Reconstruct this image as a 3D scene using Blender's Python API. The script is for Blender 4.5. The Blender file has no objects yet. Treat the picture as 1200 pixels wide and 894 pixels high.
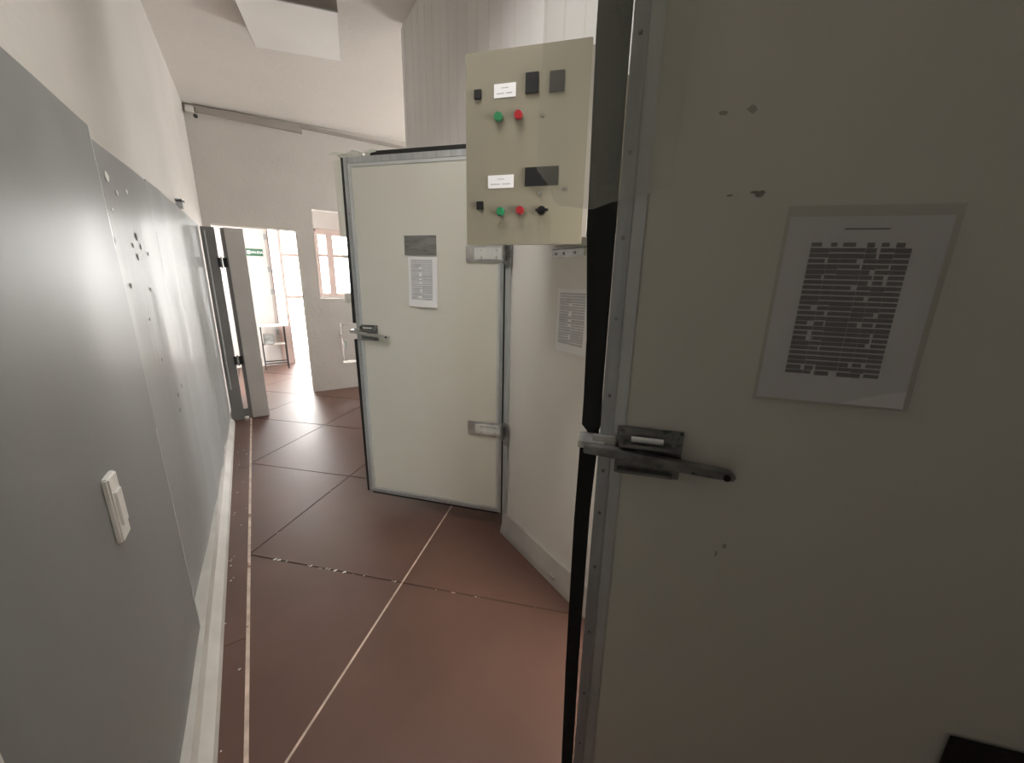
import bpy, bmesh, math, random
from mathutils import Vector, Matrix
random.seed(7)
S = bpy.context.scene
C = S.collection
PI = math.pi

# ---------------------------------------------------------------- camera
R = ((0.836, 0.120, -0.535), (-0.548, 0.217, -0.808), (0.019, 0.969, 0.247))
cd = bpy.data.cameras.new('camera'); cam = bpy.data.objects.new('camera', cd); C.objects.link(cam)
cd.sensor_width = 36; cd.lens = 447.0 / 1200 * 36; cd.clip_start = 0.02; cd.clip_end = 100
m3 = Matrix(R); q = m3.to_quaternion().normalized()
cam.matrix_world = Matrix.Translation((0, 0, 1.5)) @ q.to_matrix().to_4x4()
S.camera = cam

# ---------------------------------------------------------------- world and light
w = bpy.data.worlds.new('sky'); S.world = w; w.use_nodes = True
bg = w.node_tree.nodes['Background']
bg.inputs[0].default_value = (1.0, 0.985, 0.96, 1); bg.inputs[1].default_value = 9.5


def area(name, loc, rot, sx, sy, power, col=(1, 1, 1), portal=False):
    l = bpy.data.lights.new(name, 'AREA'); l.shape = 'RECTANGLE'; l.size = sx; l.size_y = sy; l.energy = power; l.color = col
    l.cycles.is_portal = portal
    o = bpy.data.objects.new(name, l); C.objects.link(o); o.location = loc; o.rotation_euler = rot
    return o


# daylight through the glazed front, the window of the side wing and the far right part of the lobby
area('portal_front', (0.9, 8.25, 1.3), (-PI / 2, 0, 0), 3.2, 2.6, 1, portal=True)
area('portal_wing', (4.25, 4.85, 1.8), (0, PI / 2, 0), 1.8, 1.2, 1, portal=True)

FILL_W = 6.6      # the unseen ceiling lamp added as fill light (its light is made in ceiling_lamp)
S.view_settings.view_transform = 'Standard'; S.view_settings.look = 'None'
S.view_settings.gamma = 1; S.view_settings.use_curve_mapping = False
S.view_settings.exposure = 1.2
S.cycles.max_bounces = 10; S.cycles.diffuse_bounces = 7; S.cycles.glossy_bounces = 4
S.cycles.transparent_max_bounces = 12
S.cycles.sample_clamp_indirect = 6
S.cycles.caustics_reflective = False; S.cycles.caustics_refractive = False


# ---------------------------------------------------------------- materials
def mat(name, col, rough=0.5, metal=0.0, vary=0.0, vscale=3.0, bump=0.0, bscale=40.0, spots=None, stretch=None, coat=0.0, spec=0.5):
    m = bpy.data.materials.new(name); m.use_nodes = True
    nt = m.node_tree; N = nt.nodes; L = nt.links
    b = N['Principled BSDF']
    b.inputs['Base Color'].default_value = (*col, 1); b.inputs['Roughness'].default_value = rough
    b.inputs['Metallic'].default_value = metal
    b.inputs['Specular IOR Level'].default_value = spec
    if coat: b.inputs['Coat Weight'].default_value = coat; b.inputs['Coat Roughness'].default_value = 0.38
    tc = N.new('ShaderNodeTexCoord'); src = tc.outputs['Object']
    if stretch:
        mp = N.new('ShaderNodeMapping'); mp.inputs['Scale'].default_value = stretch
        L.new(src, mp.inputs[0]); src2 = mp.outputs[0]
    else:
        src2 = src
    out = None
    n = N.new('ShaderNodeTexNoise'); n.inputs['Scale'].default_value = vscale; n.inputs['Detail'].default_value = 6
    L.new(src2, n.inputs['Vector'])
    r = N.new('ShaderNodeMapRange'); r.inputs['From Min'].default_value = 0.3; r.inputs['From Max'].default_value = 0.7
    r.inputs['To Min'].default_value = 1 - vary; r.inputs['To Max'].default_value = 1 + vary
    L.new(n.outputs['Fac'], r.inputs['Value'])
    mx = N.new('ShaderNodeMix'); mx.data_type = 'RGBA'; mx.blend_type = 'MULTIPLY'; mx.inputs['Factor'].default_value = 1
    mx.inputs[6].default_value = (*col, 1); L.new(r.outputs[0], mx.inputs[7]); out = mx.outputs[2]
    if spots:   # (colour, scale, threshold)
        sc, ss, th = spots
        n2 = N.new('ShaderNodeTexNoise'); n2.inputs['Scale'].default_value = ss; n2.inputs['Detail'].default_value = 8
        n2.inputs['Roughness'].default_value = 0.65
        L.new(src, n2.inputs['Vector'])
        r2 = N.new('ShaderNodeMapRange'); r2.inputs['From Min'].default_value = th; r2.inputs['From Max'].default_value = th + 0.04
        L.new(n2.outputs['Fac'], r2.inputs['Value'])
        m2 = N.new('ShaderNodeMix'); m2.data_type = 'RGBA'; L.new(r2.outputs[0], m2.inputs['Factor'])
        L.new(out, m2.inputs[6]); m2.inputs[7].default_value = (*sc, 1); out = m2.outputs[2]
    L.new(out, b.inputs['Base Color'])
    rr = N.new('ShaderNodeMapRange'); rr.inputs['To Min'].default_value = max(0.02, rough * 0.8); rr.inputs['To Max'].default_value = min(1, rough * 1.2)
    L.new(n.outputs['Fac'], rr.inputs['Value']); L.new(rr.outputs[0], b.inputs['Roughness'])
    if bump:
        n3 = N.new('ShaderNodeTexNoise'); n3.inputs['Scale'].default_value = bscale; n3.inputs['Detail'].default_value = 4
        L.new(src2, n3.inputs['Vector'])
        bp = N.new('ShaderNodeBump'); bp.inputs['Strength'].default_value = bump; bp.inputs['Distance'].default_value = 0.01
        L.new(n3.outputs['Fac'], bp.inputs['Height']); L.new(bp.outputs[0], b.inputs['Normal'])
    return m


def film_mat(name, col, alpha, rough=0.25):
    """clear plastic: part of the light goes straight through, the rest is scattered or mirrored"""
    m = bpy.data.materials.new(name); m.use_nodes = True
    nt = m.node_tree; N = nt.nodes; L = nt.links
    N.remove(N['Principled BSDF']); o = N['Material Output']
    t = N.new('ShaderNodeBsdfTransparent'); d = N.new('ShaderNodeBsdfDiffuse'); g = N.new('ShaderNodeBsdfGlossy')
    tl = N.new('ShaderNodeBsdfTranslucent')
    d.inputs[0].default_value = (*col, 1); tl.inputs[0].default_value = (*col, 1); g.inputs['Roughness'].default_value = rough
    a0 = N.new('ShaderNodeMixShader'); a0.inputs[0].default_value = 0.4; L.new(d.outputs[0], a0.inputs[1]); L.new(tl.outputs[0], a0.inputs[2])
    a = N.new('ShaderNodeMixShader'); a.inputs[0].default_value = alpha
    L.new(t.outputs[0], a.inputs[1]); L.new(a0.outputs[0], a.inputs[2])
    lw = N.new('ShaderNodeLayerWeight'); lw.inputs['Blend'].default_value = 0.5
    pw = N.new('ShaderNodeMath'); pw.operation = 'POWER'; pw.inputs[1].default_value = 5; L.new(lw.outputs['Facing'], pw.inputs[0])
    f = N.new('ShaderNodeMath'); f.operation = 'MULTIPLY_ADD'; f.inputs[1].default_value = 0.6; f.inputs[2].default_value = 0.03; L.new(pw.outputs[0], f.inputs[0])
    b = N.new('ShaderNodeMixShader'); L.new(f.outputs[0], b.inputs[0]); L.new(a.outputs[0], b.inputs[1]); L.new(g.outputs[0], b.inputs[2])
    n = N.new('ShaderNodeTexNoise'); n.inputs['Scale'].default_value = 6
    bp = N.new('ShaderNodeBump'); bp.inputs['Strength'].default_value = 0.2; bp.inputs['Distance'].default_value = 0.02
    L.new(n.outputs['Fac'], bp.inputs['Height']); L.new(bp.outputs[0], g.inputs['Normal'])
    L.new(b.outputs[0], o.inputs[0])
    return m


M = dict(
    plaster=mat('white_plaster', (0.585, 0.56, 0.525), 0.75, vary=0.05, vscale=2, bump=0.25, bscale=30),
    ceiling=mat('ceiling_paint', (0.74, 0.71, 0.67), 0.8, vary=0.03, vscale=1.5, bump=0.15, bscale=25),
    panelwall=mat('white_sandwich_panel', (0.76, 0.74, 0.70), 0.38, vary=0.04, vscale=2, stretch=(1, 1, 0.3)),
    upper=mat('grey_white_panel', (0.80, 0.79, 0.78), 0.5, vary=0.04, vscale=2, stretch=(3, 3, 0.3)),
    door=mat('cream_door_skin', (0.69, 0.685, 0.61), 0.33, vary=0.04, vscale=1.6, stretch=(1, 1, 0.5), spots=((0.50, 0.49, 0.42), 3.2, 0.70)),
    alu=mat('aluminium_profile', (0.50, 0.53, 0.54), 0.38, 0.6, vary=0.12, vscale=8, stretch=(6, 6, 0.8)),
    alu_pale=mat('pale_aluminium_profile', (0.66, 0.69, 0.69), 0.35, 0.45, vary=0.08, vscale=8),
    zinc=mat('zinc_steel', (0.62, 0.62, 0.60), 0.35, 0.8, vary=0.15, vscale=25),
    steel=mat('worn_dark_steel', (0.30, 0.305, 0.295), 0.35, 0.85, vary=0.35, vscale=30, spots=((0.10, 0.16, 0.15), 35, 0.60)),
    paleplate=mat('pale_hinge_plate', (0.72, 0.73, 0.71), 0.4, 0.2, vary=0.06, vscale=20),
    rubber=mat('black_rubber', (0.012, 0.013, 0.012), 0.6, vary=0.3, vscale=20, bump=0.3),
    lobbywall=mat('lobby_plaster', (0.45, 0.42, 0.40), 0.8, vary=0.04),
    black=mat('black_plastic', (0.01, 0.01, 0.01), 0.4),
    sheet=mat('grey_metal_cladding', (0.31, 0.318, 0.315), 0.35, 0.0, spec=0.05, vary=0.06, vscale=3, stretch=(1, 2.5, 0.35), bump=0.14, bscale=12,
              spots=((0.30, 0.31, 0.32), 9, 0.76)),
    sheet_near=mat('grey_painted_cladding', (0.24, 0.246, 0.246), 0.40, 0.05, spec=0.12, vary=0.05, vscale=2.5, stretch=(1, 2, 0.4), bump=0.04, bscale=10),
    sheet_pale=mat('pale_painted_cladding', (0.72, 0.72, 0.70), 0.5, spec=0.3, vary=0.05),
    chip=mat('bare_spot', (0.16, 0.16, 0.15), 0.7, vary=0.3),
    scuff=mat('pale_scuff', (0.72, 0.72, 0.68), 0.5, vary=0.1),
    skirting=mat('pale_skirting', (0.58, 0.57, 0.54), 0.4, vary=0.12, vscale=6),
    skirt_metal=mat('grey_metal_skirting', (0.46, 0.44, 0.41), 0.4, 0.3, vary=0.15, vscale=5),
    tile=mat('brown_floor_slab', (0.118, 0.058, 0.042), 0.47, spec=0.6, coat=0.18, vary=0.16, vscale=2.2, bump=0.06, bscale=9, spots=((0.30, 0.18, 0.14), 2.4, 0.68)),
    grout=mat('dark_joint', (0.10, 0.065, 0.05), 0.8, vary=0.3, vscale=12, spots=((0.62, 0.54, 0.46), 14, 0.60)),
    joint=mat('pale_joint_filler', (0.62, 0.50, 0.42), 0.7, vary=0.25, vscale=14, spots=((0.28, 0.16, 0.12), 11, 0.62)),
    box=mat('beige_enamel', (0.255, 0.232, 0.175), 0.38, vary=0.03, vscale=3, bump=0.05, bscale=80),
    green=mat('green_button', (0.02, 0.20, 0.08), 0.3),
    red=mat('red_button', (0.36, 0.02, 0.025), 0.3),
    paper=mat('white_paper', (0.86, 0.86, 0.87), 0.6, vary=0.03, vscale=5),
    ink=mat('grey_printing', (0.20, 0.20, 0.205), 0.7, vary=0.15, vscale=30),
    inklight=mat('pale_grey_printing', (0.52, 0.52, 0.54), 0.7, vary=0.1, vscale=30),
    card=mat('grey_card', (0.20, 0.20, 0.19), 0.45, vary=0.35, vscale=9, stretch=(1, 1, 3)),
    white=mat('white_plastic', (0.72, 0.71, 0.68), 0.35),
    diffuser=mat('lamp_diffuser', (0.88, 0.87, 0.85), 0.35, vary=0.02),
    trunk=mat('grey_trunking', (0.36, 0.33, 0.30), 0.6, vary=0.1),
    frame=mat('pinkish_frame_paint', (0.46, 0.36, 0.33), 0.5, vary=0.08),
    sign=mat('sign_green', (0.02, 0.09, 0.045), 0.5),
    darkleaf=mat('grey_jamb_metal', (0.24, 0.24, 0.24), 0.5, 0.3, vary=0.15),
    palepaint=mat('grey_white_paint', (0.66, 0.65, 0.63), 0.5, vary=0.06, vscale=3),
    film=film_mat('clear_pvc', (0.60, 0.62, 0.52), 0.25),
    film2=film_mat('cloudy_pvc', (0.84, 0.88, 0.78), 0.75),
    glass=film_mat('window_glass', (0.9, 0.95, 0.92), 0.04, 0.03),
    rear=mat('grey_rear_wall', (0.38, 0.37, 0.36), 0.9),
    outside=mat('pavement', (0.62, 0.60, 0.56), 0.9, vary=0.1),
)


# ---------------------------------------------------------------- helpers
def bx(bm, x0, x1, y0, y1, z0, z1):
    vs = [bm.verts.new((x, y, z)) for z in (z0, z1) for y in (y0, y1) for x in (x0, x1)]
    for f in ((0, 2, 3, 1), (4, 5, 7, 6), (0, 1, 5, 4), (2, 6, 7, 3), (0, 4, 6, 2), (1, 3, 7, 5)):
        bm.faces.new([vs[i] for i in f])


def prism(bm, pts, axis, a0, a1):
    """pts: 2-D outline; extruded along axis ('x','y' or 'z') from a0 to a1"""
    def P(u, v, a): return {'x': (a, u, v), 'y': (u, a, v), 'z': (u, v, a)}[axis]
    A = [bm.verts.new(P(u, v, a0)) for u, v in pts]; B = [bm.verts.new(P(u, v, a1)) for u, v in pts]
    n = len(pts)
    bm.faces.new(A[::-1]); bm.faces.new(B)
    for i in range(n): bm.faces.new([A[i], A[(i + 1) % n], B[(i + 1) % n], B[i]])


def cyl(bm, p, axis, r, l, n=20, r2=None):
    r2 = r if r2 is None else r2
    d = Vector(axis).normalized(); rot = d.to_track_quat('Z', 'Y').to_matrix().to_4x4()
    bmesh.ops.create_cone(bm, cap_ends=True, segments=n, radius1=r, radius2=r2, depth=l,
                          matrix=Matrix.Translation(Vector(p) + d * l / 2) @ rot)


def obj(name, bm, m, parent=None, bevel=0.0, smooth=False):
    bmesh.ops.recalc_face_normals(bm, faces=bm.faces)
    if bevel:
        bmesh.ops.bevel(bm, geom=list(bm.edges), offset=bevel, segments=2, affect='EDGES', clamp_overlap=True)
    me = bpy.data.meshes.new(name); bm.to_mesh(me); bm.free()
    if smooth:
        for p in me.polygons: p.use_smooth = True
    if m is not None: me.materials.append(m)
    o = bpy.data.objects.new(name, me); C.objects.link(o)
    if parent: o.parent = parent
    return o


def box(name, dims, m, parent=None, bevel=0.0):
    bm = bmesh.new(); bx(bm, *dims); return obj(name, bm, m, parent, bevel)


def boxes(name, lst, m, parent=None, bevel=0.0):
    bm = bmesh.new()
    for d in lst: bx(bm, *d)
    return obj(name, bm, m, parent, bevel)


def tag(o, label, cat, group=None):
    o['label'] = label; o['category'] = cat
    if group: o['group'] = group
    return o


def thing(name, label, cat, loc=(0, 0, 0), rz=0, group=None):
    o = bpy.data.objects.new(name, None); C.objects.link(o); o.empty_display_size = 0.1
    o.location = loc; o.rotation_euler = (0, 0, rz)
    return tag(o, label, cat, group)


def struct(o, label=None):
    o['kind'] = 'structure'
    if label: o['label'] = label
    return o


def mesh_obj(name, verts, faces, m, parent=None):
    me = bpy.data.meshes.new(name); me.from_pydata(verts, [], faces); me.update(); me.materials.append(m)
    o = bpy.data.objects.new(name, me); C.objects.link(o)
    if parent: o.parent = parent
    return o


XL, XR, YB, YC = -0.405, 1.14, 5.75, 3.27      # left plaster, right wall, back wall, end of cold-room block
def zc(x): return 3.275 + 0.04 * (x + 0.405)   # the ceiling rises slightly to the right

# ---------------------------------------------------------------- the setting
# floor: slabs laid on the diagonal, a border strip along the left wall, every slab its own piece
floor = struct(box('floor', (-0.6, 6.2, -2.6, 9.4, -0.12, -0.005), M['grout']), 'brown slab floor with worn pale joints')


def clip(poly, ax, val, keep_greater):
    out = []
    for i in range(len(poly)):
        a, b = poly[i], poly[(i + 1) % len(poly)]
        ia = (a[ax] >= val) == keep_greater; ib = (b[ax] >= val) == keep_greater
        if ia: out.append(a)
        if ia != ib:
            t = (val - a[ax]) / (b[ax] - a[ax]); out.append((a[0] + t * (b[0] - a[0]), a[1] + t * (b[1] - a[1])))
    return out


SX = 0.6575           # half diagonal of a slab; a corner lies on the border line at (-0.205, 2.33)
g = 0.0045
for i in range(-8, 16):
    for j in range(-8, 16):
        cx = -0.205 + SX * (i + j); cy = 2.33 - SX + SX * (i - j)
        cx, cy = -0.205 + SX * i, 2.33 + SX * j
        if (i + j) % 2 == 0: continue
        h = SX - g * 1.4
        poly = [(cx - h, cy), (cx, cy - h), (cx + h, cy), (cx, cy + h)]
        for ax, v, kg in ((0, -0.198, True), (0, 3.9, False), (1, -2.0, True), (1, 8.1, False)):
            if poly: poly = clip(poly, ax, v, kg)
        if len(poly) < 3: continue
        xs = [p[0] for p in poly]; ys = [p[1] for p in poly]
        if max(xs) - min(xs) < 0.02 or max(ys) - min(ys) < 0.02: continue
        if min(xs) > 1.3 and max(ys) < 3.2: continue
        bm = bmesh.new(); prism(bm, poly, 'z', -0.004, 0.0)
        obj('floor_tile', bm, M['tile'], floor)
y = -2.0
while y < 8.0:
    y1 = min(y + 1.86, 8.1)
    box('border_tile', (-0.37, -0.212, y + 0.002, y1 - 0.002, -0.004, 0.0), M['tile'], floor); y = y1
box('border_joint', (-0.212, -0.198, -2.0, 8.0, -0.005, 0.0005), M['joint'], floor)
def jline(x0, y0, x1, y1, wd=0.0045):
    d = Vector((x1 - x0, y1 - y0)).normalized(); n = Vector((-d.y, d.x)) * wd
    bm = bmesh.new(); prism(bm, [(x0 + n.x, y0 + n.y), (x0 - n.x, y0 - n.y), (x1 - n.x, y1 - n.y), (x1 + n.x, y1 + n.y)], 'z', -0.005, 0.0004)
    o = obj('joint_filler', bm, M['joint'], floor); return o
jline(-0.205, 2.33 - 2 * SX, -0.205 + 2 * SX, 2.33)

# ceiling
bm = bmesh.new()
prism(bm, [(-0.6, zc(-0.6)), (4.2, zc(4.2)), (4.2, zc(4.2) + 0.1), (-0.6, zc(-0.6) + 0.1)], 'y', -2.6, 5.9)
struct(obj('ceiling', bm, M['ceiling']), 'pale ceiling over the corridor')

# left wall, plaster
bm = bmesh.new()
bx(bm, XL - 0.15, XL, -2.6, YB + 0.15, 0, zc(XL))
struct(obj('wall_left', bm, M['plaster']), 'plaster wall above the metal cladding')

# back wall: one skin with the doorway, the service opening and the hatch hole
def wall_y(name, y0, y1, xs, openings, m):
    """a wall between x0..x1 with rectangular openings (x0,x1,z0,z1), built of solid boxes"""
    x0, x1 = xs; bm = bmesh.new(); cuts = sorted({x0, x1, *[o[0] for o in openings], *[o[1] for o in openings]})
    for a, b in zip(cuts, cuts[1:]):
        z = 0.0; mid = (a + b) / 2
        for o in sorted([o for o in openings if o[0] <= mid <= o[1]], key=lambda o: o[2]):
            if o[2] > z: bx(bm, a, b, y0, y1, z, o[2])
            z = o[3]
        prism(bm, [(a, z), (b, z), (b, zc(b)), (a, zc(a))], 'y', y0, y1)
    bmesh.ops.remove_doubles(bm, verts=bm.verts, dist=1e-4)
    return obj(name, bm, m)
struct(wall_y('wall_back', YB, YB + 0.16, (XL, 4.1), [(-0.33, 0.52, 0, 2.10), (0.72, 1.75, 1.265, 2.37), (0.93, 1.45, 0.37, 0.93)], M['plaster']),
       'plaster wall with doorway and service opening')
# the right wall: face of the cold rooms with two door openings
N0, N1 = -0.24, 0.75; A0, A1 = 1.79, 2.74
bm = bmesh.new()
for a, b in ((-2.6, N0), (N1, A0), (A1, YC)): bx(bm, XR, XR + 0.1, a, b, 0, zc(XR))
for a, b in ((N0, N1), (A0, A1)): bx(bm, XR, XR + 0.1, a, b, 2.10, zc(XR))
bmesh.ops.remove_doubles(bm, verts=bm.verts, dist=1e-4)
wr = struct(obj('wall_right', bm, M['panelwall']), 'white insulated panel wall of the cold rooms')
# fine ribs of the upper panels (2 mm) and the wider panel joints
lst = []
yy = 0.2
while yy < YC - 0.02:
    lst.append((XR - 0.0008, XR + 0.001, yy, yy + 0.11, 2.22, 3.32)); yy += 0.12
o = boxes('panel_rib', lst, M['upper'], wr); o['kind'] = 'stuff'
box('corner_profile', (XR - 0.004, XR + 0.11, YC - 0.03, YC + 0.002, 2.22, 3.33), M['upper'], wr)
struct(box('wall_block_end', (XR + 0.1, 4.1, YC - 0.1, YC, 0, 3.33), M['panelwall']), 'end wall of the cold room block')
struct(box('wall_cold_back', (3.0, 3.1, -2.6, YC - 0.1, 0, 3.3), M['panelwall']))
struct(box('wall_between_rooms', (XR + 0.1, 3.0, 1.15, 1.25, 0, 3.3), M['panelwall']))
struct(box('wall_rear', (XL + 0.001, XR - 0.001, -1.7, -1.6, 0, 3.25), M['rear']))
# side wing, window in its far wall
bm = bmesh.new()
bx(bm, 4.1, 4.2, YC - 0.1, 4.25, 0, 3.4); bx(bm, 4.1, 4.2, 5.45, YB + 0.16, 0, 3.4)
bx(bm, 4.1, 4.2, 4.25, 5.45, 0, 0.9); bx(bm, 4.1, 4.2, 4.25, 5.45, 2.7, 3.4)
struct(obj('wall_wing', bm, M['plaster']))
ww = struct(boxes('window_1', [(4.12, 4.17, 4.25, 4.3, 0.9, 2.7), (4.12, 4.17, 5.4, 5.45, 0.9, 2.7), (4.12, 4.17, 4.3, 5.4, 0.9, 0.95),
                   (4.12, 4.17, 4.3, 5.4, 2.65, 2.7), (4.12, 4.17, 4.83, 4.87, 0.95, 2.65)], M['frame']))
box('window_pane', (4.142, 4.148, 4.3, 4.83, 0.95, 2.65), M['glass'], ww); box('window_pane', (4.142, 4.148, 4.87, 5.4, 0.95, 2.65), M['glass'], ww)

# lobby beyond the back wall
YF = 8.0
bm = bmesh.new()
bx(bm, -1.3, 0.27, YF, YF + 0.15, 0, 3.1); bx(bm, 0.27, 2.4, YF, YF + 0.15, 2.40, 3.1); bx(bm, 1.00, 1.90, YF, YF + 0.15, 0, 1.22)
bx(bm, 1.9, 2.4, YF, YF + 0.15, 0, 2.4)
struct(obj('wall_front', bm, M['lobbywall']), 'bright lobby wall beyond the doorway')
struct(box('wall_lobby_left', (-1.4, -1.3, YB + 0.16, YF + 0.15, 0, 3.1), M['plaster']))
struct(box('wall_lobby_right', (2.4, 2.5, YB + 0.16, YF + 0.15, 0, 3.1), M['plaster']))
struct(box('ceiling_lobby', (-1.4, 2.5, YB + 0.16, YF + 0.15, 3.1, 3.2), M['ceiling']))
struct(box('floor_lobby_side', (-1.3, -0.6, YB + 0.0, YF + 0.15, -0.12, -0.0), M['tile']))
struct(box('pavement', (-12, 14, YF + 1.4, 22, -0.16, -0.1), M['outside']))
# glazed entrance: door opening 0.27..1.0, window 1.0..1.9
d1 = struct(boxes('door_1', [(0.27, 0.30, YF + 0.03, YF + 0.10, 0, 2.40), (0.425, 0.475, YF + 0.02, YF + 0.09, 0, 2.40), (0.93, 1.03, YF + 0.02, YF + 0.10, 0, 2.40),
                   (0.30, 1.03, YF + 0.02, YF + 0.09, 2.35, 2.40), (0.475, 0.93, YF + 0.03, YF + 0.08, 1.90, 1.95), (0.475, 0.93, YF + 0.03, YF + 0.08, 1.18, 1.225)],
                  M['frame']), 'pinkish framed glazed entrance door')
box('door_panel', (0.30, 0.425, YF + 0.04, YF + 0.07, 0, 0.70), M['frame'], d1)
box('glass_pane', (0.30, 0.425, YF + 0.05, YF + 0.055, 0.70, 2.35), M['glass'], d1)
box('glass_pane', (0.475, 0.93, YF + 0.05, YF + 0.055, 1.225, 1.90), M['glass'], d1)
box('glass_pane', (0.475, 0.93, YF + 0.05, YF + 0.055, 1.95, 2.35), M['glass'], d1)
for z in (0.55, 1.25, 1.62, 2.15): box('door_hinge', (0.225, 0.272, YF - 0.02, YF + 0.03, z, z + 0.09), M['darkleaf'], d1)
box('hinge_rod', (0.235, 0.25, YF - 0.015, YF - 0.001, 0.3, 2.3), M['trunk'], d1)
w2 = struct(boxes('window_2', [(1.031, 1.06, YF + 0.02, YF + 0.10, 1.271, 2.299), (1.19, 1.30, YF + 0.025, YF + 0.095, 1.27, 2.30), (1.86, 1.899, YF + 0.02, YF + 0.10, 1.271, 2.299),
                   (1.031, 1.899, YF + 0.02, YF + 0.10, 1.221, 1.27), (1.031, 1.899, YF + 0.02, YF + 0.10, 2.30, 2.399),
                   (1.06, 1.19, YF + 0.03, YF + 0.08, 1.92, 1.97), (1.30, 1.86, YF + 0.03, YF + 0.08, 1.92, 1.97)], M['frame']), 'lobby window beside the entrance')
for a, b in ((1.06, 1.19), (1.30, 1.86)):
    box('glass_pane', (a, b, YF + 0.05, YF + 0.055, 1.27, 1.92), M['glass'], w2); box('glass_pane', (a, b, YF + 0.05, YF + 0.055, 1.97, 2.30), M['glass'], w2)

# skirting on both sides
bm = bmesh.new()
prism(bm, [(-0.404, 0.0005), (-0.305, 0.0005), (-0.312, 0.03), (-0.345, 0.062), (-0.352, 0.11), (-0.404, 0.11)], 'y', 0.0, 4.86)
for v in bm.verts:
    if v.co.x > -0.36:      # the skirting runs slightly out of line with the wall
        v.co.x += 0.028 - 0.0185 * (v.co.y - 1.0)
struct(obj('baseboard_left', bm, M['skirting'], None, smooth=False), 'pale skirting at the foot of the metal cladding')
bm = bmesh.new()
prism(bm, [(1.139, 0.0005), (1.098, 0.0005), (1.102, 0.03), (1.128, 0.125), (1.139, 0.125)], 'y', 0.78, 1.76)
prism(bm, [(1.139, 0.0005), (1.098, 0.0005), (1.102, 0.03), (1.128, 0.125), (1.139, 0.125)], 'y', 2.80, YC)
br = struct(obj('baseboard_right', bm, M['skirt_metal']), 'grey metal skirting below the white panel wall')
box('screw_block', (1.10, 1.12, 1.24, 1.275, 0.03, 0.05), M['skirt_metal'], br)
struct(box('baseboard_back', (1.139, 4.1, YB - 0.015, YB - 0.0005, 0.0005, 0.08), M['skirting']))

# casings of the two cold-room openings
def casing(name, a, b, label):
    t = struct(boxes(name, [(XR - 0.012, XR - 0.0005, a - 0.045, a - 0.002, 0.01, 2.14), (XR - 0.012, XR - 0.0005, b + 0.002, b + 0.045, 0.13, 2.14),
                            (XR - 0.012, XR - 0.0005, a - 0.045, b + 0.045, 2.1405, 2.18)], M['alu']), label)
    return t
casing('trim_1', A0, A1, 'grey metal casing around the ajar door opening')
casing('trim_2', N0, N1, 'grey metal casing around the nearest door opening')

# ---------------------------------------------------------------- left wall cladding
clad = []
def sheet(y0, y1, x, z0, z1, label, m, waves, lean=0.0, slope=0.014):
    """a thin sheet with shallow vertical bulges; outer face towards +x"""
    ny, nz = 56, 22; V = []; F = []
    for side in (0, 1):
        for i in range(ny + 1):
            for k in range(nz + 1):
                yy = y0 + (y1 - y0) * i / ny; zz = z0 + (z1 + slope * (yy - y0) - z0) * k / nz
                u = zz / 2.0
                dx = sum(a * math.exp(-((yy - c) / s) ** 2) for a, c, s in waves) * (0.35 + 0.65 * math.sin(PI * min(1, max(0, u))))
                dx += 0.0015 * math.sin(3.1 * zz + 2.2 * yy) + lean * (yy - y0)
                V.append((x + dx if side == 0 else x + dx - 0.004, yy, zz))
    n = (ny + 1) * (nz + 1)
    for i in range(ny):
        for k in range(nz):
            a = i * (nz + 1) + k; b = a + nz + 1
            F.append((a, b, b + 1, a + 1)); F.append((n + a, n + a + 1, n + b + 1, n + b))
    def strip(ids):
        for p, q in zip(ids, ids[1:]): F.append((p, q, n + q, n + p))
    strip([k for k in range(nz + 1)]); strip([ny * (nz + 1) + k for k in range(nz + 1)])
    strip([i * (nz + 1) for i in range(ny + 1)]); strip([i * (nz + 1) + nz for i in range(ny + 1)])
    me = bpy.data.meshes.new('cladding_sheet'); me.from_pydata(V, [], F); me.update()
    bm = bmesh.new(); bm.from_mesh(me); bmesh.ops.recalc_face_normals(bm, faces=bm.faces); bm.to_mesh(me); bm.free()
    for p in me.polygons: p.use_smooth = p.area > 2e-4 * 0
    me.materials.append(m)
    o = bpy.data.objects.new('cladding_sheet', me); C.objects.link(o)
    md = o.modifiers.new('edges', 'EDGE_SPLIT'); md.split_angle = math.radians(40)
    tag(o, label, 'wall cladding'); clad.append(o); return o
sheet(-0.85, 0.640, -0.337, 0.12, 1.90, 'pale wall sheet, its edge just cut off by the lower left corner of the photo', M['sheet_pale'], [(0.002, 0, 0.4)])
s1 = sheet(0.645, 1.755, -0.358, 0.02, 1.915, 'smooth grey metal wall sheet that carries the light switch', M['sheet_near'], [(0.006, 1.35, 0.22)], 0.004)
S2W = [(0.007, 2.40, 0.13), (-0.004, 2.0, 0.15)]
s2 = sheet(1.762, 2.651, -0.390, 0.03, 1.935, 'chipped and scuffed grey metal wall sheet, next beyond the one with the switch', M['sheet'], S2W, 0.018)
s3 = sheet(2.655, 3.786, -0.374, 0.06, 1.955, 'shiny bulging grey metal wall sheet in the middle of the row', M['sheet'], [(0.013, 2.95, 0.14), (0.012, 3.5, 0.14)])
s4 = sheet(3.79, 4.86, -0.378, 0.06, 1.975, 'farthest grey metal wall sheet, beside the open grey door', M['sheet'], [(0.006, 4.3, 0.3)])
bm = bmesh.new(); bx(bm, -0.360, -0.3525, 1.7515, 1.7555, 0.02, 1.925); obj('edge_highlight', bm, M['alu_pale'], s1)  # pale strip: the highlight along the sheet edge, put in as colour
bm = bmesh.new(); bx(bm, -0.384, -0.3745, 2.6515, 2.6545, 0.06, 1.95); obj('seam_bead', bm, M['alu_pale'], s2)
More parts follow.
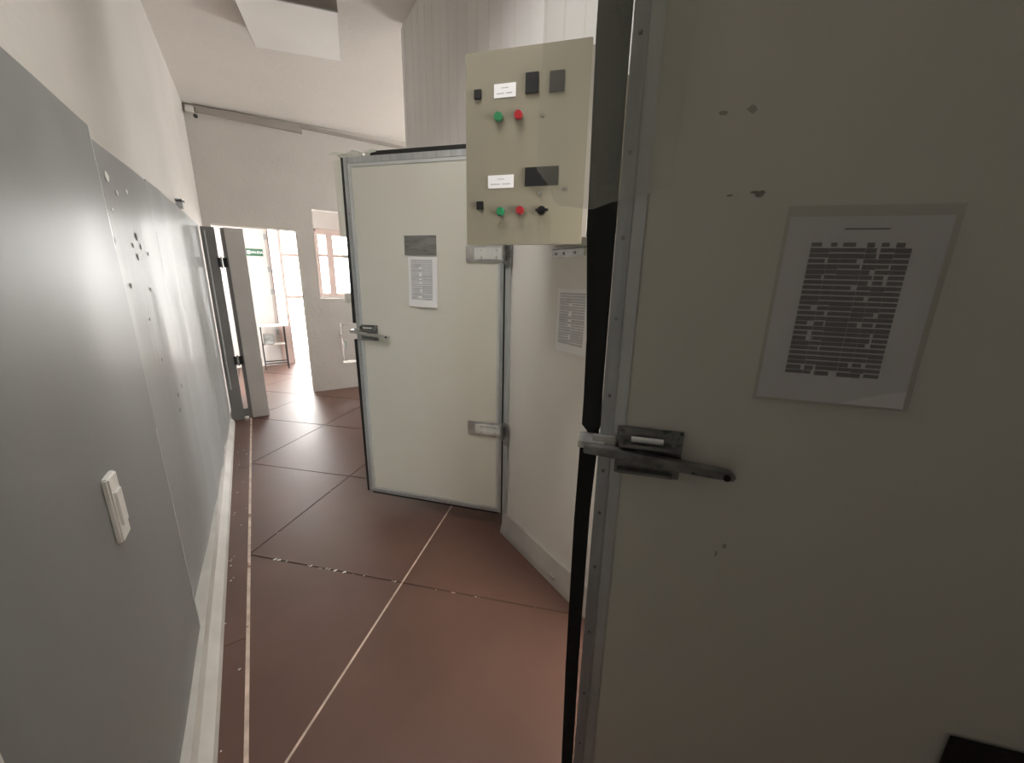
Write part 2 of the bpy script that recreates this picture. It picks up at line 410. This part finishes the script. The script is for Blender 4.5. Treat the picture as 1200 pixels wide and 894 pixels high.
bm = bmesh.new(); bx(bm, -0.384, -0.3725, 3.7865, 3.7895, 0.06, 1.968); obj('seam_bead', bm, M['alu_pale'], s3)
# cap strip on the top edge of the sheets
bm = bmesh.new(); prism(bm, [(1.76, 1.925), (4.86, 1.975), (4.86, 2.000), (1.76, 1.945)], 'x', XL + 0.001, -0.3955)
t = obj('cap_strip', bm, M['skirting']); tag(t, 'thin pale cap strip along the top edge of the metal cladding', 'trim')
t = boxes('wall_clip', [(XL + 0.001, -0.365, 3.84, 3.875, 1.99, 2.055), (XL + 0.001, -0.352, 3.84, 3.875, 2.035, 2.045)], M['alu']); tag(t, 'small grey clip standing on the top edge of the cladding', 'clip')

# bare chips and pale scuffs of the second sheet
def marks(name, pts, m, parent, x):
    bm = bmesh.new()
    for yy, zz, ry, rz in pts:
        if m is M['chip']: ry *= 1.5; rz *= 1.3
        if x is None: x1 = -0.3886 + 0.018 * (yy - 1.762) + 0.0015 * math.sin(3.1 * zz + 2.2 * yy) + sum(a * math.exp(-((yy - c) / sg) ** 2) for a, c, sg in S2W) * (0.35 + 0.65 * math.sin(PI * min(1, zz / 2)))
        else: x1 = x
        n = random.randint(5, 8); ph = random.random() * 6
        vs = [bm.verts.new((x1, yy + ry * math.cos(ph + 2 * PI * k / n) * random.uniform(.5, 1), zz + rz * math.sin(ph + 2 * PI * k / n) * random.uniform(.5, 1))) for k in range(n)]
        f = bm.faces.new(vs); r = bmesh.ops.extrude_face_region(bm, geom=[f])
        for v in [v for v in r['geom'] if isinstance(v, bmesh.types.BMVert)]: v.co.x += 0.0007
    o = obj(name, bm, m, parent); o['kind'] = 'stuff'; return o
marks('bare_chips', [(1.93, 1.62, .014, .012), (2.02, 1.47, .014, .010), (2.16, 1.62, .012, .010), (2.20, 1.58, .010, .012), (2.24, 1.66, .012, .014), (2.27, 1.62, .010, .014),
                     (2.36, 1.6, .008, .01), (2.28, 1.45, .010, .008), (2.17, 1.33, .008, .006), (2.22, 1.15, .008, .006), (2.48, 0.97, .012, .012), (2.36, 0.95, .010, .010), (2.34, 0.88, .010, .008)],
      M['chip'], s2, None)
marks('pale_scuffs', [(1.86, 1.84, .012, .02), (2.02, 1.84, .03, .02), (2.1, 1.80, .02, .012), (2.24, 1.83, .02, .015), (1.86, 1.75, .012, .016), (2.0, 1.73, .016, .008)],
      M['scuff'], s2, None)
marks('pale_scuffs', [(1.56, 1.90, .012, .012), (1.62, 1.83, .008, .045), (1.72, 1.84, .010, .022), (1.40, 1.09, .008, .05)], M['scuff'], s1, -0.3545)

# light switch
t = thing('light_switch', 'white light switch plate on the grey metal wall sheet', 'light switch', (-0.356, 1.215, 0.955))
box('switch_plate', (0, 0.016, -0.030, 0.034, -0.085, 0.085), M['white'], t, 0.004)
box('rocker', (0.0158, 0.021, -0.018, 0.022, -0.045, 0.045), M['white'], t, 0.002)

# ---------------------------------------------------------------- cold-room doors
RZ = math.radians(132)          # both stand 42 degrees open
W, Z0, Z1 = 0.972, 0.105, 2.165


def gasket(parent, name, pts, th, dy=0.0):
    """a soft rubber strip following pts [(x, z, half width)] behind the leaf"""
    bm = bmesh.new(); prev = None
    for x, z, wd in pts:
        ring = [bm.verts.new(p) for p in ((x - wd, dy - 0.088, z), (x + wd, dy - 0.080, z), (x + wd * 1.1, dy - 0.080 + th, z), (x - wd, dy - 0.088 + th, z))]
        if prev:
            for k in range(4): bm.faces.new([prev[k], prev[(k + 1) % 4], ring[(k + 1) % 4], ring[k]])
        else: bm.faces.new(ring[::-1])
        prev = ring
    bm.faces.new(prev)
    return obj(name, bm, M['rubber'], parent)


def hinge(parent, z, dark=False):
    ex, hz = (0.055, 0.052) if dark and z < 1 else (0, 0.043)
    h = box('hinge', (0.035, 0.245 + ex, 0.0035, 0.0075, z - hz, z + hz), M['black'] if dark else M['zinc'], parent, 0.001)  # near door: the shade on its hinges is put into darker colours
    pl = M['steel'] if dark else M['paleplate']
    box('hinge_strap', (0.03, 0.195, 0.0075, 0.015, z - 0.030, z + 0.030), pl, h, 0.0015)
    bm = bmesh.new()
    for xx in (0.07, 0.155):
        for dz in (-0.018, 0.018): cyl(bm, (xx, 0.0145, z + dz), (0, 1, 0), 0.005, 0.004, 10)
    obj('hinge_bolts', bm, M['zinc'], h)
    bm = bmesh.new(); cyl(bm, (0.012, 0.012, z - 0.055), (0, 0, 1), 0.012, 0.11, 16)
    bx(bm, 0.012, 0.04, 0.004, 0.018, z - 0.03, z + 0.03)
    obj('hinge_knuckle', bm, M['black'] if dark else M['zinc'], h)
    return h


def latch(parent, z, mm):
    """two keeper halves with a long lever between them that reaches past the free edge"""
    l = box('latch', (0.822, 0.940, 0.004, 0.0075, z - 0.058, z + 0.038), M[mm], parent, 0.001)
    boxes('keeper', [(0.835, 0.935, 0.0075, 0.028, z + 0.004, z + 0.010), (0.835, 0.842, 0.0075, 0.028, z + 0.010, z + 0.030),
                     (0.928, 0.935, 0.0075, 0.028, z + 0.010, z + 0.030), (0.835, 0.935, 0.0075, 0.022, z - 0.052, z - 0.046)], M['steel'], l, 0.001)
    bm = bmesh.new(); cyl(bm, (0.858, 0.018, z + 0.0185), (1, 0, 0), 0.0055, 0.056, 14)
    obj('bolt', bm, M['paleplate'], l, smooth=False)
    bm = bmesh.new()
    prism(bm, [(1.000, z + 0.002), (0.95, z + 0.000), (0.80, z - 0.014), (0.742, z - 0.019), (0.734, z - 0.025), (0.738, z - 0.034), (0.80, z - 0.031), (0.95, z - 0.018), (1.000, z - 0.014)], 'y', 0.014, 0.036)
    obj('lever', bm, M['zinc'] if parent.location.y > 1 else M['steel'], l, 0.0015)
    bm = bmesh.new(); cyl(bm, (0.750, 0.0355, z - 0.027), (0, 1, 0), 0.006, 0.004, 14)
    obj('lever_screw', bm, M['black'], l)
    boxes('edge_tongue', [(0.962, 1.012, -0.03, 0.021, z - 0.010, z + 0.004), (0.942, 0.985, 0.004, 0.0135, z - 0.016, z + 0.016)], M['zinc'], l, 0.001)
    return l


def cold_door(label, loc, latch_mat, gask, shaded_hinge=False):
    t = thing('cold_room_door', label, 'door', loc, RZ)
    box('door_core', (0.045, W - 0.008, -0.085, 0.0, Z0 + 0.008, Z1 - 0.008), M['door'], t)
    e = 0.0
    def prof(name, d1, d2, lab=None):
        p = box(name, d1, M['alu'], t, 0.0008); box('inner_bead', d2, M['alu_pale'], p, 0.0006); return p
    pf = prof('edge_profile', (W - 0.024, W, -0.088, 0.0045, Z0, Z1), (W - 0.046, W - 0.0245, 0.0002, 0.0032, Z0 + 0.03, Z1 - 0.03))
    prof('edge_profile', (0.032, 0.052, -0.088, 0.0045, Z0, Z1), (0.0525, 0.066, 0.0002, 0.0030, Z0 + 0.03, Z1 - 0.03))
    prof('edge_profile', (0.0525, W - 0.0245, -0.088, 0.0045, Z0, Z0 + 0.02), (0.0665, W - 0.0465, 0.0002, 0.0030, Z0 + 0.0205, Z0 + 0.034))
    prof('edge_profile', (0.0525, W - 0.0245, -0.088, 0.0045, Z1 - 0.032, Z1), (0.0665, W - 0.0465, 0.0002, 0.0030, Z1 - 0.05, Z1 - 0.0325))
    bm = bmesh.new()
    for z in (0.25, 0.41, 0.57, 0.75, 0.92, 1.05, 1.145, 1.30, 1.444, 1.58, 1.71, 1.873, 2.03):
        cyl(bm, (W - 0.012, 0.004, z), (0, 1, 0), 0.0035, 0.0022, 10)
    r = obj('rivets', bm, M['steel'], pf)
    for n, pts in gask: gasket(t, n, pts, 0.05, 0.0 if shaded_hinge else 0.036)
    box('gasket', (0.05, W - 0.17, -0.08, -0.004, Z1 + 0.0005, Z1 + 0.024), M['rubber'], t)
    box('gasket', (0.05, W - 0.02, -0.08, -0.004, Z0 - 0.016, Z0 - 0.0005), M['rubber'], t)
    box('gasket', (0.010, 0.0315, -0.06, 0.003, Z0, Z1), M['rubber'], t)
    hinge(t, 1.655, shaded_hinge); hinge(t, 0.655, shaded_hinge)
    latch(t, 1.205, latch_mat)
    return t


MID = cold_door('cream cold room door ajar beyond the beige control box, grey card and sheet on it', (1.15, 1.78, 0), 'steel',
                [('gasket', [(W + 0.0065, Z1, 0.006), (W + 0.008, 1.8, 0.007), (W + 0.011, 1.25, 0.010)]),
                 ('gasket', [(W + 0.011, 1.15, 0.010), (W + 0.009, 0.7, 0.008), (W + 0.007, Z0, 0.0065)])])
NEAR = cold_door('largest cream cold room door, nearest on the right, with thick black gasket and dark latch', (1.181, -0.236, 0), 'steel',
                 [('gasket', [(W + 0.028, Z1, 0.026), (W + 0.029, 1.9, 0.026), (W + 0.026, 1.6, 0.024), (W + 0.020, 1.4, 0.018), (W + 0.019, 1.28, 0.017), (W + 0.018, 1.225, 0.018), (W + 0.012, 1.205, 0.008)]),
                  ('gasket', [(W + 0.012, 1.188, 0.010), (W + 0.020, 1.18, 0.017), (W + 0.024, 1.0, 0.015), (W + 0.022, 0.6, 0.014), (W + 0.014, Z0, 0.012)])], True)
box('gasket_end', (W + 0.003, W + 0.028, -0.07, -0.03, 1.189, 1.203), M['trunk'], NEAR, 0.002)
# scrapes on the skin of the near door
def door_marks(name, pts, m, parent):
    bm = bmesh.new()
    for x, z, rx, rz in pts:
        n = 9; vs = [bm.verts.new((x + rx * math.cos(2 * PI * k / n) * random.uniform(.5, 1), 0.0003, z + rz * math.sin(2 * PI * k / n) * random.uniform(.4, 1))) for k in range(n)]
        f = bm.faces.new(vs); r = bmesh.ops.extrude_face_region(bm, geom=[f])
        for v in [v for v in r['geom'] if isinstance(v, bmesh.types.BMVert)]: v.co.y += 0.0005
    o = obj(name, bm, m, parent); o['kind'] = 'stuff'
mk = mat('grey_scrape', (0.26, 0.25, 0.21), 0.6, vary=0.3, vscale=40)
mk2 = mat('faint_scrape', (0.42, 0.41, 0.35), 0.5, vary=0.2, vscale=40)
door_marks('scrape', [(0.761, 1.643, .010, .006), (0.770, 1.645, .009, .003), (0.803, 1.642, .006, .003)], mk, NEAR)
door_marks('faint_scrape', [(0.828, 1.757, .010, .004), (0.79, 1.76, .008, .008), (0.722, 1.02, .006, .008), (0.735, 1.0, .003, .008)], mk2, NEAR)

# wall plates that carry the hinges of the ajar door and a bracket further along
for z in (1.655, 0.655):
    o = boxes('hinge_wall_plate', [(XR - 0.020, XR - 0.0125, A0 - 0.062, A0 - 0.012, z - 0.075, z + 0.06), (XR - 0.036, XR - 0.020, A0 - 0.03, A0 - 0.012, z - 0.04, z + 0.04)], M['steel'])
    tag(o, 'grey steel plate carrying the %s hinge of the ajar cold room door' % ('upper' if z > 1 else 'lower'), 'hinge plate', 'hinge plates on the panel wall')
t = thing('wall_bracket', 'small pale metal bracket with screws on the white panel wall under the control box', 'bracket', (XR, 1.30, 1.632))
box('bracket_plate', (-0.012, -0.0005, -0.10, 0.10, -0.016, 0.016), M['zinc'], t, 0.001)
box('bracket_lip', (-0.014, -0.0005, -0.11, 0.10, 0.017, 0.021), M['steel'], t)
bm = bmesh.new()
for yy in (0.07, 0.02, -0.05): cyl(bm, (-0.011, yy, 0), (-1, 0, 0), 0.006, 0.005, 12)
obj('bracket_screws', bm, M['steel'], t)['kind'] = 'stuff'

# ---------------------------------------------------------------- papers
def paper(name, parent_like, label, x0, x1, z0, z1, curl, cat='paper', tilt=0.0, m=None, cols=None, header=True, rows=19, ink='ink', margins=(0.1, 0.1, 0.09, 0.14)):
    """a curling sheet in the frame of a door (local x, z); x0 is its left side as seen, larger local x"""
    t = thing(name, label, cat, parent_like.location if hasattr(parent_like, 'location') else parent_like, RZ if hasattr(parent_like, 'location') else -PI / 2)
    def P(u, v, off=0.0):     # u from left to right, v from top to bottom
        x = x0 + (x1 - x0) * u; z = z1 + (z0 - z1) * v
        cx, cz = (x0 + x1) / 2, (z0 + z1) / 2
        xx = cx + (x - cx) * math.cos(tilt) - (z - cz) * math.sin(tilt); zz = cz + (x - cx) * math.sin(tilt) + (z - cz) * math.cos(tilt)
        return (xx, 0.0035 + off + curl * (v ** 3) * (0.35 + 0.65 * u), zz)
    V, F = [], []; n = 10
    for s in (0, 1):
        for i in range(n + 1):
            for j in range(n + 1): V.append(P(i / n, j / n, 0.0006 * s))
    k = (n + 1) ** 2
    for i in range(n):
        for j in range(n):
            a = i * (n + 1) + j; b = a + n + 1
            F.append((a, a + 1, b + 1, b)); F.append((k + a, k + b, k + b + 1, k + a + 1))
    for i in range(n):
        for (a, b) in ((i, i + 1), (n * (n + 1) + i, n * (n + 1) + i + 1), (i * (n + 1), (i + 1) * (n + 1)), (i * (n + 1) + n, (i + 1) * (n + 1) + n)):
            F.append((a, b, k + b, k + a))
    o = mesh_obj('sheet', V, F, m or M['paper'], t)
    if cols:
        V, F = [], []
        def quad(u0, u1, v0, v1):
            N = 2
            b = len(V)
            for i in range(N + 1):
                u = u0 + (u1 - u0) * i / N; V.append(P(u, v0, 0.0011)); V.append(P(u, v1, 0.0011))
            for i in range(N): F.append((b + 2 * i, b + 2 * i + 1, b + 2 * i + 3, b + 2 * i + 2))
        l, r, tp, bt = margins
        if header: quad(0.36, 0.64, tp * 0.45, tp * 0.45 + 0.008)
        H = (1 - tp - bt) / rows; rnd = random.Random(3)
        for k2 in range(rows):
            va = tp + H * k2
            x = l
            for ci, wd in enumerate(cols):
                full = (1 - l - r) * wd
                fill = 0.985 if ci == len(cols) - 1 or rnd.random() < 0.75 else rnd.uniform(0.6, 0.9)
                if header and k2 == 0: fill *= 0.55
                quad(x, x + full * fill, va, va + H * (0.74 if rnd.random() < 0.7 else 0.90)); x += full
        mesh_obj('printed_table', V, F, M[ink], t)
    return t


paper('printed_sheet', NEAR, 'white sheet with a dense printed table on the nearest door', 0.716, 0.512, 1.322, 1.607, 0.006, tilt=0.01, cols=(0.2, 0.12, 0.24, 0.14, 0.14, 0.16), rows=26,
      margins=(0.17, 0.20, 0.13, 0.15))
# the clear sleeve that holds it
t = paper('clear_sleeve', NEAR, 'clear plastic pocket around the printed sheet on the nearest door', 0.722, 0.505, 1.318, 1.622, 0.004, 'plastic pocket', 0.01, m=film_mat('sleeve_plastic', (0.6, 0.6, 0.58), 0.10, 0.2))
t.location = Vector(t.location) + Matrix.Rotation(RZ, 3, 'Z') @ Vector((0, 0.0022, 0))
paper('printed_sheet', MID, 'small printed sheet below the grey card on the ajar door', 0.600, 0.420, 1.362, 1.640, 0.006, tilt=0.015, cols=(0.5, 0.5), rows=22, ink='inklight', header=False, margins=(0.10, 0.16, 0.06, 0.14))
paper('grey_card', MID, 'dark grey card above the printed sheet on the ajar door', 0.616, 0.420, 1.648, 1.752, 0.002, 'card', m=M['card'])
# sheet on the white panel wall: local x runs towards the camera
t = paper('printed_sheet', Vector((XR, 0, 0)), 'faint printed sheet on the white panel wall, behind the near door', 1.355, 1.155, 1.21, 1.485, 0.006, tilt=0.0, cols=(0.5, 0.5), rows=20, ink='inklight', header=False, margins=(0.08, 0.1, 0.06, 0.12))
t.rotation_euler = (0, 0, PI / 2); t.scale = (1, 1, 1)

# ---------------------------------------------------------------- clear plastic strips thrown over the doors
def film(label, base, outline, y, m, folds):
    t = thing('plastic_strip', label, 'plastic sheet', base.location, RZ)
    return t
def hang(parent, name, x0, x1, zt, bottom, y, m, amp=0.006):
    V, F = [], []; nx, nz = 24, 20
    for s in (0, 1):
        for i in range(nx + 1):
            u = i / nx; x = x0 + (x1 - x0) * u; zb = bottom(u)
            for j in range(nz + 1):
                z = zt + (zb - zt) * j / nz
                V.append((x + 0.006 * math.sin(5 * z + 1), y(u) + amp * math.sin(9 * u + 3 * z) * (0.4 + j / nz) + 0.001 * s, z))
    k = (nx + 1) * (nz + 1)
    for i in range(nx):
        for j in range(nz):
            a = i * (nz + 1) + j; b = a + nz + 1
            F.append((a, b, b + 1, a + 1)); 
    me = bpy.data.meshes.new(name); me.from_pydata(V[:k], [], F); me.update(); me.materials.append(m)
    for p in me.polygons: p.use_smooth = True
    o = bpy.data.objects.new(name, me); C.objects.link(o); o.parent = parent; return o
def lerp(pts, u):
    for (a, va), (b, vb) in zip(pts, pts[1:]):
        if u <= b: return va + (vb - va) * (u - a) / (b - a)
    return pts[-1][1]
t = thing('plastic_strip', 'clear plastic curtain strip hanging over the nearest door edge and control box', 'plastic strip', NEAR.location, RZ)
hang(t, 'hanging_flap', 1.112, 0.892, 2.185, lambda u: lerp([(0, 1.69), (0.10, 1.665), (0.18, 1.63), (0.45, 1.622), (0.6, 1.635), (1, 1.652)], u), lambda u: 0.022, M['film'])
box('top_fold', (0.892, 1.11, -0.06, 0.024, 2.184, 2.190), M['film'], t)
t = thing('plastic_strip', 'cloudy plastic curtain strip hanging behind the free edge of the ajar door', 'plastic strip', MID.location, RZ)
hang(t, 'hanging_flap', 1.122, 0.985, 2.185, lambda u: 1.36 + 0.01 * u, lambda u: -0.10, M['film2'], 0.008)
bm = bmesh.new()
rnd = random.Random(5)
nx = 22; V = []; F = []
for i in range(nx + 1):
    for j in range(7):
        x = 1.06 - 0.30 * i / nx; a = PI * j / 6
        V.append((x, -0.045 + 0.052 * math.cos(a), 2.178 + (0.020 + 0.010 * math.sin(i * 0.75)) * math.sin(a) + rnd.uniform(-.0025, .0025)))
for i in range(nx):
    for j in range(6):
        a = i * 7 + j; F.append((a, a + 1, a + 8, a + 7))
o = mesh_obj('top_fold', V, F, M['film2'], t)

# ---------------------------------------------------------------- control box
HB = (0.945, 1.02)
body = thing('control_box', 'beige electrical control box with buttons, its lid swung open', 'control box', (0.945, 1.02, 0), RZ)
# carcass on the wall, built in wall directions and parented with the inverse rotation
ca = bmesh.new()
for d in ((0.955, XR - 0.001, 1.045, 1.05, 1.69, 2.19), (0.955, XR - 0.001, 1.40, 1.405, 1.69, 2.19), (0.955, XR - 0.001, 1.05, 1.40, 1.69, 1.695),
          (0.955, XR - 0.001, 1.05, 1.40, 2.185, 2.19), (XR - 0.006, XR - 0.001, 1.05, 1.40, 1.695, 2.185)): bx(ca, *d)
cb = obj('carcass', ca, M['box'], body); cb.matrix_parent_inverse = (Matrix.Translation((0.945, 1.02, 0)) @ Matrix.Rotation(RZ, 4, 'Z')).inverted()
lid = boxes('lid', [(0.0, 0.412, -0.003, 0.0, 1.637, 2.228), (0.0, 0.412, -0.020, -0.003, 1.637, 1.640), (0.0, 0.412, -0.020, -0.003, 2.225, 2.228),
                    (0.0, 0.003, -0.020, -0.003, 1.640, 2.225), (0.409, 0.412, -0.020, -0.003, 1.640, 2.225)], M['box'], body)
box('lid_hinge', (-0.014, 0.002, -0.022, -0.004, 1.66, 2.21), M['trunk'], body)
for x, z in ((0.368, 2.108), (0.361, 1.767)): box('quarter_turn_lock', (x - 0.013, x + 0.013, 0.0004, 0.006, z - 0.014, z + 0.014), M['black'], body, 0.002)
for x, z, m, nm in ((0.295, 2.036, 'green', 'green_button'), (0.226, 2.036, 'red', 'red_button'), (0.284, 1.745, 'green', 'green_button'), (0.214, 1.747, 'red', 'red_button')):
    bm = bmesh.new(); cyl(bm, (x, 0.0004, z), (0, 1, 0), 0.0155, 0.006, 24); b = obj('button_collar', bm, M['steel'], body)
    bm = bmesh.new(); cyl(bm, (x, 0.006, z), (0, 1, 0), 0.0145, 0.009, 24, 0.0125); obj(nm, bm, M[m], b, 0.0006)
bm = bmesh.new(); cyl(bm, (0.139, 0.0004, 1.745), (0, 1, 0), 0.0145, 0.008, 24)
sel = obj('selector_switch', bm, M['black'], body)
bm = bmesh.new(); bx(bm, 0.115, 0.158, 0.008, 0.018, 1.741, 1.749); obj('selector_lever', bm, M['black'], sel, 0.001)
for d in ((0.163, 0.206, 2.094, 2.153), (0.080, 0.128, 2.092, 2.150), (0.086, 0.200, 1.822, 1.880)):
    p = box('display', (d[0], d[1], 0.0004, 0.006, d[2], d[3]), M['black'], body, 0.001)
for x, z in ((0.145, 2.03), (0.148, 1.80), (0.06, 1.81)):
    bm = bmesh.new(); cyl(bm, (x, 0.0004, z), (0, 1, 0), 0.006, 0.004, 12); obj('pilot_hole', bm, M['steel'], body)
for (a, b, z0, z1) in ((0.238, 0.312, 2.092, 2.132), (0.240, 0.332, 1.821, 1.862)):
    p = box('name_plate', (a, b, 0.0004, 0.0016, z0, z1), M['paper'], body); p['label'] = 'white name plate'
    zz = (z0 + z1) / 2
    boxes('print', [((a + b) / 2 - 0.012, (a + b) / 2 + 0.012, 0.0016, 0.0019, zz + 0.006, zz + 0.009),
                    (a + 0.012, (a + b) / 2 - 0.004, 0.0016, 0.0019, zz - 0.010, zz - 0.006), ((a + b) / 2 + 0.002, b - 0.010, 0.0016, 0.0019, zz - 0.010, zz - 0.006)], M['inklight'], p)

# ---------------------------------------------------------------- grey door standing open at the far end
t = thing('grey_door_leaf', 'narrow grey door leaf standing open at the far left, before the lit doorway', 'door leaf', (0, 4.93, 0))
box('leaf_panel', (-0.185, -0.030, 0.0, 0.07, 0.005, 1.99), M['palepaint'], t, 0.003)
box('leaf_edge', (-0.218, -0.186, 0.005, 0.065, 0.005, 1.985), M['darkleaf'], t, 0.001)
box('jamb_post', (-0.372, -0.262, 0.0, 0.06, 0.0, 1.985), M['darkleaf'], t, 0.002)
box('jamb_strip', (-0.345, -0.335, -0.012, 0.0, 0.35, 1.95), M['alu_pale'], t)
for z in (1.655, 0.66):
    h = box('hinge', (-0.275, -0.195, -0.014, 0.0, z - 0.045, z + 0.045), M['black'], t, 0.001)
    bm = bmesh.new(); cyl(bm, (-0.24, -0.018, z - 0.055), (0, 0, 1), 0.01, 0.11, 12); obj('hinge_pin', bm, M['steel'], h)
box('foot_plate', (-0.262, -0.218, 0.0, 0.05, 0.03, 0.12), M['darkleaf'], t)

# hatch in the back wall
t = thing('wall_hatch', 'white hatch door in the back wall with light leaking around its edges', 'hatch', (0.93, YB, 0.37))
box('hatch_leaf', (0.030, 0.518, 0.01, 0.05, 0.030, 0.552), M['plaster'], t, 0.002)
box('hatch_handle', (0.03, 0.055, -0.02, 0.01, 0.19, 0.30), M['alu'], t, 0.002)
box('hatch_hinge', (-0.012, 0.03, -0.008, 0.012, 0.36, 0.42), M['plaster'], t, 0.001)

# ---------------------------------------------------------------- things in the lobby
t = thing('exit_sign', 'small green exit sign on the white lobby wall, seen through the doorway', 'sign', (0.072, YF - 0.001, 1.935))
box('sign_board', (-0.118, 0.118, -0.008, 0, -0.058, 0.058), M['sign'], t, 0.001)
cu = bpy.data.curves.new('sign_text', 'FONT'); cu.body = 'SALIDA'; cu.size = 0.052; cu.extrude = 0.0006; cu.align_x = 'CENTER'; cu.align_y = 'CENTER'
tmp = bpy.data.objects.new('sign_text_source', cu); me = bpy.data.meshes.new_from_object(tmp); bpy.data.objects.remove(tmp)
me.materials.clear(); me.materials.append(M['paper'])
o = bpy.data.objects.new('sign_text', me); C.objects.link(o); o.parent = t; o.location = (0.03, -0.0095, 0); o.rotation_euler = (PI / 2, 0, 0)
bm = bmesh.new(); bx(bm, -0.105, -0.062, -0.0095, -0.0085, -0.026, 0.026)
obj('sign_pictogram', bm, M['paper'], t)
bm = bmesh.new(); prism(bm, [(-0.098, 0.0), (-0.083, 0.016), (-0.083, 0.006), (-0.068, 0.006), (-0.068, -0.006), (-0.083, -0.006), (-0.083, -0.016)], 'y', -0.0103, -0.0096)
obj('sign_arrow', bm, M['sign'], t)

t = thing('side_table', 'small thin-legged metal table with pale top, seen through the doorway', 'table', (0.17, 7.70, 0))
box('table_top', (-0.19, 0.19, -0.14, 0.14, 0.735, 0.755), M['white'], t, 0.004)
for sx in (-1, 1):
    for sy in (-1, 1): box('leg', (sx * 0.17 - 0.009, sx * 0.17 + 0.009, sy * 0.12 - 0.009, sy * 0.12 + 0.009, 0, 0.735), M['black'], t)
for sy in (-1, 1): box('crossbar', (-0.161, 0.161, sy * 0.12 - 0.007, sy * 0.12 + 0.007, 0.10, 0.115), M['black'], t)
box('shelf', (-0.161, 0.161, -0.105, 0.105, 0.42, 0.43), M['trunk'], t)
box('bin_box', (0.02, 0.17, 7.63, 7.76, 0.4305, 0.60), M['card'], None, 0.004)
tag(bpy.data.objects['bin_box'], 'dark box on the shelf of the small lobby table', 'box'); bpy.data.objects['bin_box'].name = 'storage_box'

# ---------------------------------------------------------------- ceiling lamp, camera, trunking
def ceiling_lamp(label, x, y, lit=0.0):
    t = thing('ceiling_lamp', label, 'ceiling lamp', (x, y, zc(x) - 0.004), 0, 'square ceiling lamps along the corridor')
    t.rotation_euler = (0, -math.atan(0.04), math.radians(-12))
    boxes('housing', [(-0.30, 0.30, -0.31, 0.31, -0.012, -0.001), (-0.30, 0.30, -0.31, -0.300, -0.098, -0.012), (-0.30, 0.30, 0.300, 0.31, -0.098, -0.012),
                      (-0.30, -0.29, -0.30, 0.30, -0.098, -0.012), (0.29, 0.30, -0.30, 0.30, -0.098, -0.012)], M['trunk'], t)
    box('diffuser', (-0.296, 0.296, -0.306, 0.306, -0.105, -0.0985), M['diffuser'], t, 0.002)
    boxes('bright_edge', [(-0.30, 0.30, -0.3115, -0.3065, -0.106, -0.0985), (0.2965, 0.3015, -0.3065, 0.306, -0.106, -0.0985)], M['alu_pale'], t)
    if lit:
        l = area('fill_light', (0, 0, -0.112), (0, 0, 0), 0.56, 0.58, lit, (1.0, 0.97, 0.93)); l.parent = t; l.data.spread = math.radians(140)


ceiling_lamp('square white ceiling lamp, switched off, above the corridor', 0.445, 3.555)
ceiling_lamp('square white ceiling lamp, added out of view as fill light for the corridor', 0.28, 1.15, FILL_W)  # unseen lamp, added to brighten the ajar door and control box

t = thing('security_camera', 'small white security camera under the ceiling in the far left corner', 'camera', (-0.34, YB - 0.001, 3.215))
box('mount_box', (-0.045, 0.03, -0.05, 0, -0.03, 0.035), M['white'], t, 0.004)
bm = bmesh.new(); cyl(bm, (0.02, -0.03, -0.045), (0.3, -1, -0.35), 0.022, 0.07, 20); bd = obj('camera_body', bm, M['white'], t)
bm = bmesh.new(); cyl(bm, (0.038, -0.094, -0.068), (0.3, -1, -0.35), 0.020, 0.008, 20); obj('lens', bm, M['black'], bd)
tk = box('cable_trunking', (-0.29, 0.70, YB - 0.05, YB - 0.001, 3.205, 3.262), M['trunk']); tag(tk, 'grey cable trunking under the ceiling along the back wall', 'trunking')
struct(boxes('shadow_line', [(0.70, 4.1, YB - 0.03, YB - 0.001, 3.262, 3.295)], M['trunk']))  # dark strip standing in for the thin shadow under the ceiling

# crumbs of plaster on the floor along the left skirting
bm = bmesh.new(); rnd = random.Random(11)
for _ in range(30):
    yy = rnd.uniform(1.15, 4.2); xx = rnd.choice((rnd.uniform(-0.298, -0.27), rnd.uniform(-0.30, -0.19))); r = rnd.uniform(0.002, 0.005)
    bmesh.ops.create_icosphere(bm, subdivisions=1, radius=r, matrix=Matrix.Translation((xx, yy, r * 0.6 + 0.0005)) @ Matrix.Diagonal((1.3, 1, 0.6, 1)))
o = obj('plaster_crumbs', bm, M['scuff']); o['kind'] = 'stuff'; tag(o, 'pale crumbs of plaster along the left skirting', 'debris')
bm = bmesh.new()
for _ in range(16):
    tt = rnd.uniform(0.08, 0.55); xx = -0.205 + SX * 2 * tt * 0.9; yy = 2.33 - SX * 2 * tt * 0.9 ; r = rnd.uniform(0.003, 0.008)
    bmesh.ops.create_icosphere(bm, subdivisions=1, radius=r, matrix=Matrix.Translation((xx, yy, 0.001)) @ Matrix.Diagonal((1.6, 0.8, 0.25, 1)))
o = obj('joint_chips', bm, M['scuff']); o['kind'] = 'stuff'; tag(o, 'pale chips of filler in the diagonal floor joint', 'debris')
